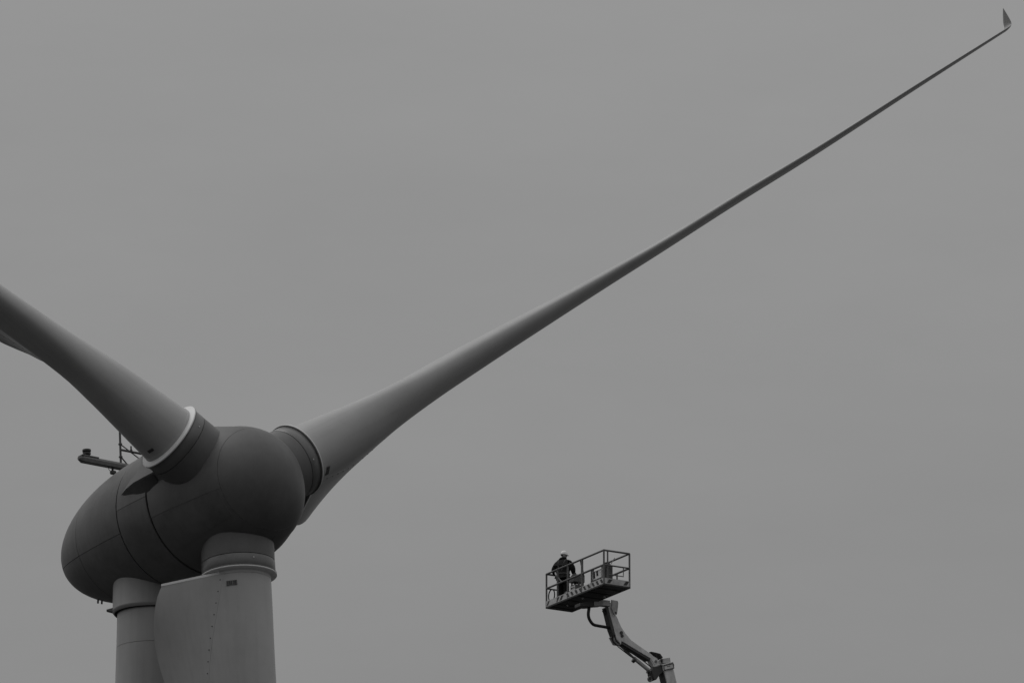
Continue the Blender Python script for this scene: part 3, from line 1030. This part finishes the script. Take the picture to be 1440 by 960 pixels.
# chassis on the ground (below the frame)
top = Vector((0, 0, 0))
ch = Geo().bbox((0, 0, 1.05), (2.4, 6.4, 0.6), 0.08, 2).build('chassis', M_LIFT, lift)
Geo().lathe([(1.36, 0.9), (1.62, 0.9)], 40).build('turntable', M_DARKSTEEL, lift, None, 40)
Geo().bbox((0, 0.2, 2.1), (2.0, 3.6, 0.95), 0.10, 2).build('engine_cover', M_LIFT2, lift)
for x in (-1.25, 1.25):
    for y in (-2.3, 2.3):
        wv = Geo().lathe([(-0.2, 0.3), (-0.22, 0.58), (-0.16, 0.66), (0.16, 0.66), (0.22, 0.58), (0.2, 0.3)], 32)
        for q in wv.v:
            q.x, q.z = q.z, q.x
            q += Vector((x, y, 0.66))
        wo = wv.build('wheel', M_RUBBER, lift, None, 40)
        rv = Geo().lathe([(-0.23, 0.3), (-0.2, 0.05), (0.2, 0.05), (0.23, 0.3)], 24)
        for q in rv.v:
            q.x, q.z = q.z, q.x
            q += Vector((x, y, 0.66))
        rv.build('rim', M_LIFT, wo, None, 40)

# ================================================================== CABINET IN THE BASKET
def world_bp(t, w_, z):
    return bp(t, w_, z) + O


cabp = world_bp(0.30, 0.30, 0.052)
rotb = Matrix.Translation(cabp) @ BM.to_4x4()
cab = empty('tool_cabinet', rotb, 'dark upright tool cabinet standing in the near corner of the lift basket', 'cabinet')
Geo().bbox((0, 0, 0.34), (0.30, 0.26, 0.66), 0.02, 2).build('cabinet_body', M_GREYBOX, cab)
Geo().bbox((-0.03, -0.137, 0.34), (0.10, 0.012, 0.52), 0.004, 1).build('cabinet_door', M_DARKSTEEL, cab)
Geo().bbox((0.09, -0.137, 0.34), (0.10, 0.012, 0.52), 0.004, 1).build('cabinet_door', M_DARKSTEEL, cab)
Geo().lathe([(0.668, 0.10), (0.74, 0.10), (0.78, 0.06), (0.79, 0.0)], 20).build('cabinet_cap', M_RUBBER, cab, None, 40)
Geo().tube([(0.16, 0.03, 0.66), (0.44, 0.03, 0.84)], 0.012, 8).build('aerial', M_WHITE, cab)

# ================================================================== PERSON
ft = world_bp(3.22, 0.42, 0.052)
FACE = (rb * 0.42 + vb * 0.9).normalized()
PM = Matrix.Translation(ft) @ Matrix((FACE, UP.cross(FACE), UP)).transposed().to_4x4()


def skin_mesh(name, nodes, edges, root, mat, parent=None, M=None, lev=2):
    keys = list(nodes)
    idx = {k: i for i, k in enumerate(keys)}
    me = bpy.data.meshes.new(name + '_chain')
    me.from_pydata([nodes[k][0] for k in keys], [(idx[a], idx[b_]) for a, b_ in edges], [])
    o = bpy.data.objects.new(name + '_chain', me)
    C.objects.link(o)
    o.modifiers.new('skin', 'SKIN')
    me.skin_vertices or o
    for k, sv_ in zip(keys, me.skin_vertices[0].data):
        r = nodes[k][1]
        sv_.radius = r if isinstance(r, tuple) else (r, r)
        sv_.use_root = (k == root)
    sb = o.modifiers.new('sub', 'SUBSURF')
    sb.levels = lev
    sb.render_levels = lev
    dg = bpy.context.evaluated_depsgraph_get()
    dg.update()
    m2 = bpy.data.meshes.new_from_object(o.evaluated_get(dg))
    bpy.data.objects.remove(o)
    m2.name = name
    m2.materials.clear()
    m2.materials.append(mat)
    m2.shade_smooth()
    ob = bpy.data.objects.new(name, m2)
    C.objects.link(ob)
    if parent is not None:
        ob.parent = parent
    if M is not None:
        ob.matrix_local = M
    return ob


# skeleton: x forward, y to his left, z up
J = {
    'pelvis': ((-0.02, 0, 0.95), 0.13), 'waist': ((-0.02, 0, 1.10), 0.125), 'chest': ((0.0, 0, 1.30), 0.15),
    'upper': ((0.0, 0, 1.43), 0.12), 'neck': ((0.02, 0, 1.53), 0.06), 'jaw': ((0.05, 0, 1.595), 0.065), 'mid': ((0.04, 0, 1.67), 0.082), 'crown': ((0.03, 0, 1.74), 0.066),
    'nose': ((0.14, 0, 1.655), 0.014), 'ear_l': ((0.035, 0.088, 1.66), 0.016), 'ear_r': ((0.035, -0.088, 1.66), 0.016),
}
E = [('pelvis', 'waist'), ('waist', 'chest'), ('chest', 'upper'), ('upper', 'neck'), ('neck', 'jaw'), ('jaw', 'mid'), ('mid', 'crown'),
     ('mid', 'nose'), ('mid', 'ear_l'), ('mid', 'ear_r')]
legs = {'l': [(0.0, 0.10, 0.90), (0.05, 0.105, 0.50), (0.02, 0.11, 0.10)], 'r': [(-0.02, -0.10, 0.90), (0.02, -0.105, 0.50), (-0.08, -0.12, 0.10)]}
for s, (h, k_, a_) in legs.items():
    J['hip_' + s] = (h, 0.09)
    J['knee_' + s] = (k_, 0.06)
    J['calf_' + s] = (tuple(Vector(k_).lerp(Vector(a_), 0.35) + Vector((-0.02, 0, 0))), 0.056)
    J['ankle_' + s] = (a_, 0.042)
    J['foot_' + s] = ((a_[0] + 0.15, a_[1], 0.04), 0.038)
    E += [('pelvis', 'hip_' + s), ('hip_' + s, 'knee_' + s), ('knee_' + s, 'calf_' + s), ('calf_' + s, 'ankle_' + s), ('ankle_' + s, 'foot_' + s)]
arms = {'l': [(0.0, 0.20, 1.42), (-0.02, 0.34, 1.17), (0.20, 0.25, 1.02)], 'r': [(0.0, -0.20, 1.42), (0.0, -0.35, 1.18), (0.22, -0.27, 1.04)]}
for s, (a_, b_, c_) in arms.items():
    J['sh_' + s] = (a_, 0.07)
    J['el_' + s] = (b_, 0.048)
    J['wr_' + s] = (c_, 0.03)
    d = (Vector(c_) - Vector(b_)).normalized()
    sy = 1 if s == 'l' else -1
    sidev = Vector((0, -sy, 0)) - d * d.dot(Vector((0, -sy, 0)))
    sidev.normalize()
    dn = Vector((0, 0, -1))
    pm = Vector(c_) + d * 0.06
    J['palm_' + s] = (tuple(pm), (0.034, 0.020))
    E += [('upper', 'sh_' + s), ('sh_' + s, 'el_' + s), ('el_' + s, 'wr_' + s), ('wr_' + s, 'palm_' + s)]
    for q, (off, ln) in enumerate(((0.030, 0.068), (0.010, 0.078), (-0.010, 0.072), (-0.030, 0.056))):
        k0 = pm + d * 0.035 + sidev * off
        k1 = k0 + d * ln * 0.5 + dn * 0.006
        k2 = k1 + d * ln * 0.30 + dn * 0.025
        J['f%d0_%s' % (q, s)] = (tuple(k0), 0.0095)
        J['f%d1_%s' % (q, s)] = (tuple(k1), 0.0085)
        J['f%d2_%s' % (q, s)] = (tuple(k2), 0.0075)
        E += [('palm_' + s, 'f%d0_%s' % (q, s)), ('f%d0_%s' % (q, s), 'f%d1_%s' % (q, s)), ('f%d1_%s' % (q, s), 'f%d2_%s' % (q, s))]
    t0 = Vector(c_) + d * 0.03 + sidev * 0.035
    t1 = t0 + d * 0.035 + sidev * 0.022 + dn * 0.012
    J['t0_' + s] = (tuple(t0), 0.011)
    J['t1_' + s] = (tuple(t1), 0.009)
    E += [('palm_' + s, 't0_' + s), ('t0_' + s, 't1_' + s)]
HT = Matrix.Translation((0.02, 0, 0)) @ Matrix.Rotation(R(-62), 4, 'Z') @ Matrix.Translation((-0.02, 0, 0))   # head turned to his right
for k in ('jaw', 'mid', 'crown', 'nose', 'ear_l', 'ear_r'):
    J[k] = (tuple(HT @ Vector(J[k][0])), J[k][1])
person = skin_mesh('person', J, E, 'pelvis', M_SKIN, None, PM)
person['label'] = 'person in dark jacket, harness and white hard hat standing in the lift basket'
person['category'] = 'person'

jk = {'hem': ((-0.02, 0, 0.86), (0.20, 0.165)), 'pel': ((-0.02, 0, 0.97), (0.205, 0.17)), 'waist': ((-0.02, 0, 1.10), (0.235, 0.20)), 'chest': ((0.0, 0, 1.29), (0.26, 0.215)),
      'upper': ((0.0, 0, 1.41), (0.215, 0.175)), 'collar': ((0.01, 0, 1.515), (0.135, 0.125)), 'collar2': ((0.02, 0, 1.625), (0.105, 0.105))}
je = [('hem', 'pel'), ('pel', 'waist'), ('waist', 'chest'), ('chest', 'upper'), ('upper', 'collar'), ('collar', 'collar2')]
for s, (a_, b_, c_) in arms.items():
    cu = Vector(b_).lerp(Vector(c_), 0.82)
    jk['sh_' + s] = (a_, 0.135)
    jk['ua_' + s] = (tuple(Vector(a_).lerp(Vector(b_), 0.5)), 0.12)
    jk['el_' + s] = (b_, 0.10)
    jk['cu_' + s] = (tuple(cu), 0.058)
    je += [('upper', 'sh_' + s), ('sh_' + s, 'ua_' + s), ('ua_' + s, 'el_' + s), ('el_' + s, 'cu_' + s)]
skin_mesh('jacket', jk, je, 'waist', M_JACKET, person, Matrix())
tk = {'pel': ((-0.02, 0, 0.93), (0.165, 0.145))}
te_ = []
for s, (h, k_, a_) in legs.items():
    tk['hip_' + s] = (h[:2] + (0.84,), 0.115)
    tk['knee_' + s] = (k_, 0.10)
    tk['calf_' + s] = (tuple(Vector(k_).lerp(Vector(a_), 0.5)), 0.092)
    tk['hem_' + s] = ((a_[0], a_[1], 0.10), 0.076)
    te_ += [('pel', 'hip_' + s), ('hip_' + s, 'knee_' + s), ('knee_' + s, 'calf_' + s), ('calf_' + s, 'hem_' + s)]
skin_mesh('trousers', tk, te_, 'pel', M_TROUSER, person, Matrix())
for s, (h, k_, a_) in legs.items():
    bk = {'top': ((a_[0], a_[1], 0.18), 0.066), 'ank': ((a_[0], a_[1], 0.09), 0.06), 'heel': ((a_[0] - 0.02, a_[1], 0.05), 0.05),
          'ball': ((a_[0] + 0.13, a_[1], 0.045), (0.052, 0.044)), 'toe': ((a_[0] + 0.20, a_[1], 0.038), (0.042, 0.036))}
    skin_mesh('boot', bk, [('top', 'ank'), ('ank', 'heel'), ('heel', 'ball'), ('ball', 'toe')], 'ank', M_BOOT, person, Matrix())
# hard hat: dome, rim and peak
hh = Geo()
for i in range(9):
    t = math.pi / 2 * i / 8
    for j in range(28):
        q = 2 * math.pi * j / 28
        rx, ry = 0.118, 0.102
        hh.v.append(Vector((0.035 + rx * math.cos(t) * math.cos(q), ry * math.cos(t) * math.sin(q), 1.70 + 0.135 * math.sin(t))))
for i in range(8):
    for j in range(28):
        hh.f.append((i * 28 + j, i * 28 + (j + 1) % 28, (i + 1) * 28 + (j + 1) % 28, (i + 1) * 28 + j))
hel = hh.build('hard_hat', M_HELMET, person, HT, 60)
pk = []
for j in range(15):
    q = -1.15 + 2.3 * j / 14
    pk.append((0.035 + 0.125 * math.cos(q) + 0.045 * max(0, math.cos(q * 1.3)) - 0.012, 0.103 * math.sin(q) * 1.04))
pk += [(0.035 + 0.110 * math.cos(q), 0.096 * math.sin(q)) for q in [1.15 - 2.3 * j / 14 for j in range(15)]]
Geo().prism(pk, 0, 0.012, (1, 0, -0.22), (0, 1, 0), (0, 0, 1), (0, 0, 1.706)).build('hat_peak', M_HELMET, hel, Matrix())
skin_mesh('hair', {'a': ((0.0, 0, 1.63), (0.078, 0.07)), 'b': ((0.01, 0, 1.70), (0.086, 0.086))}, [('a', 'b')], 'a', M_TROUSER, person, HT)
for y in (0.033, -0.033):
    Geo().bbox((0.117, y, 1.672), (0.012, 0.024, 0.011), 0.004, 1).build('eye', M_PRINT, person, HT)
Geo().bbox((0.112, 0, 1.612), (0.01, 0.045, 0.010), 0.003, 1).build('mouth', M_TROUSER, person, HT)
# harness: shoulder straps, chest strap, thigh loops
hs = Geo()


def band(pts, wd=0.024):
    for p, q in zip(pts, pts[1:]):
        p, q = Vector(p), Vector(q)
        hs.tube([p, q], wd, 6)


for y in (0.11, -0.11):
    band([(0.175, y, 1.05), (0.20, y, 1.28), (0.13, y * 1.05, 1.46), (0.0, y, 1.535), (-0.13, y, 1.45), (-0.20, y * 0.8, 1.28), (-0.19, y * 0.3, 1.10)], 0.018)
band([(0.215, -0.12, 1.27), (0.235, 0, 1.27), (0.215, 0.12, 1.27)], 0.018)
bl = [(0.20 * math.cos(t) - 0.02, 0.225 * math.sin(t), 1.03) for t in [2 * math.pi * i / 20 for i in range(21)]]
band(bl, 0.022)
hs.build('harness', M_STRAP, person, Matrix())
Geo().tube([(-0.16, 0.20, 1.08), (-0.25, 0.13, 0.98), (-0.25, 0.04, 0.86), (-0.21, -0.03, 0.76)], 0.026, 8).build('lanyard', M_LIFT2, person, Matrix())
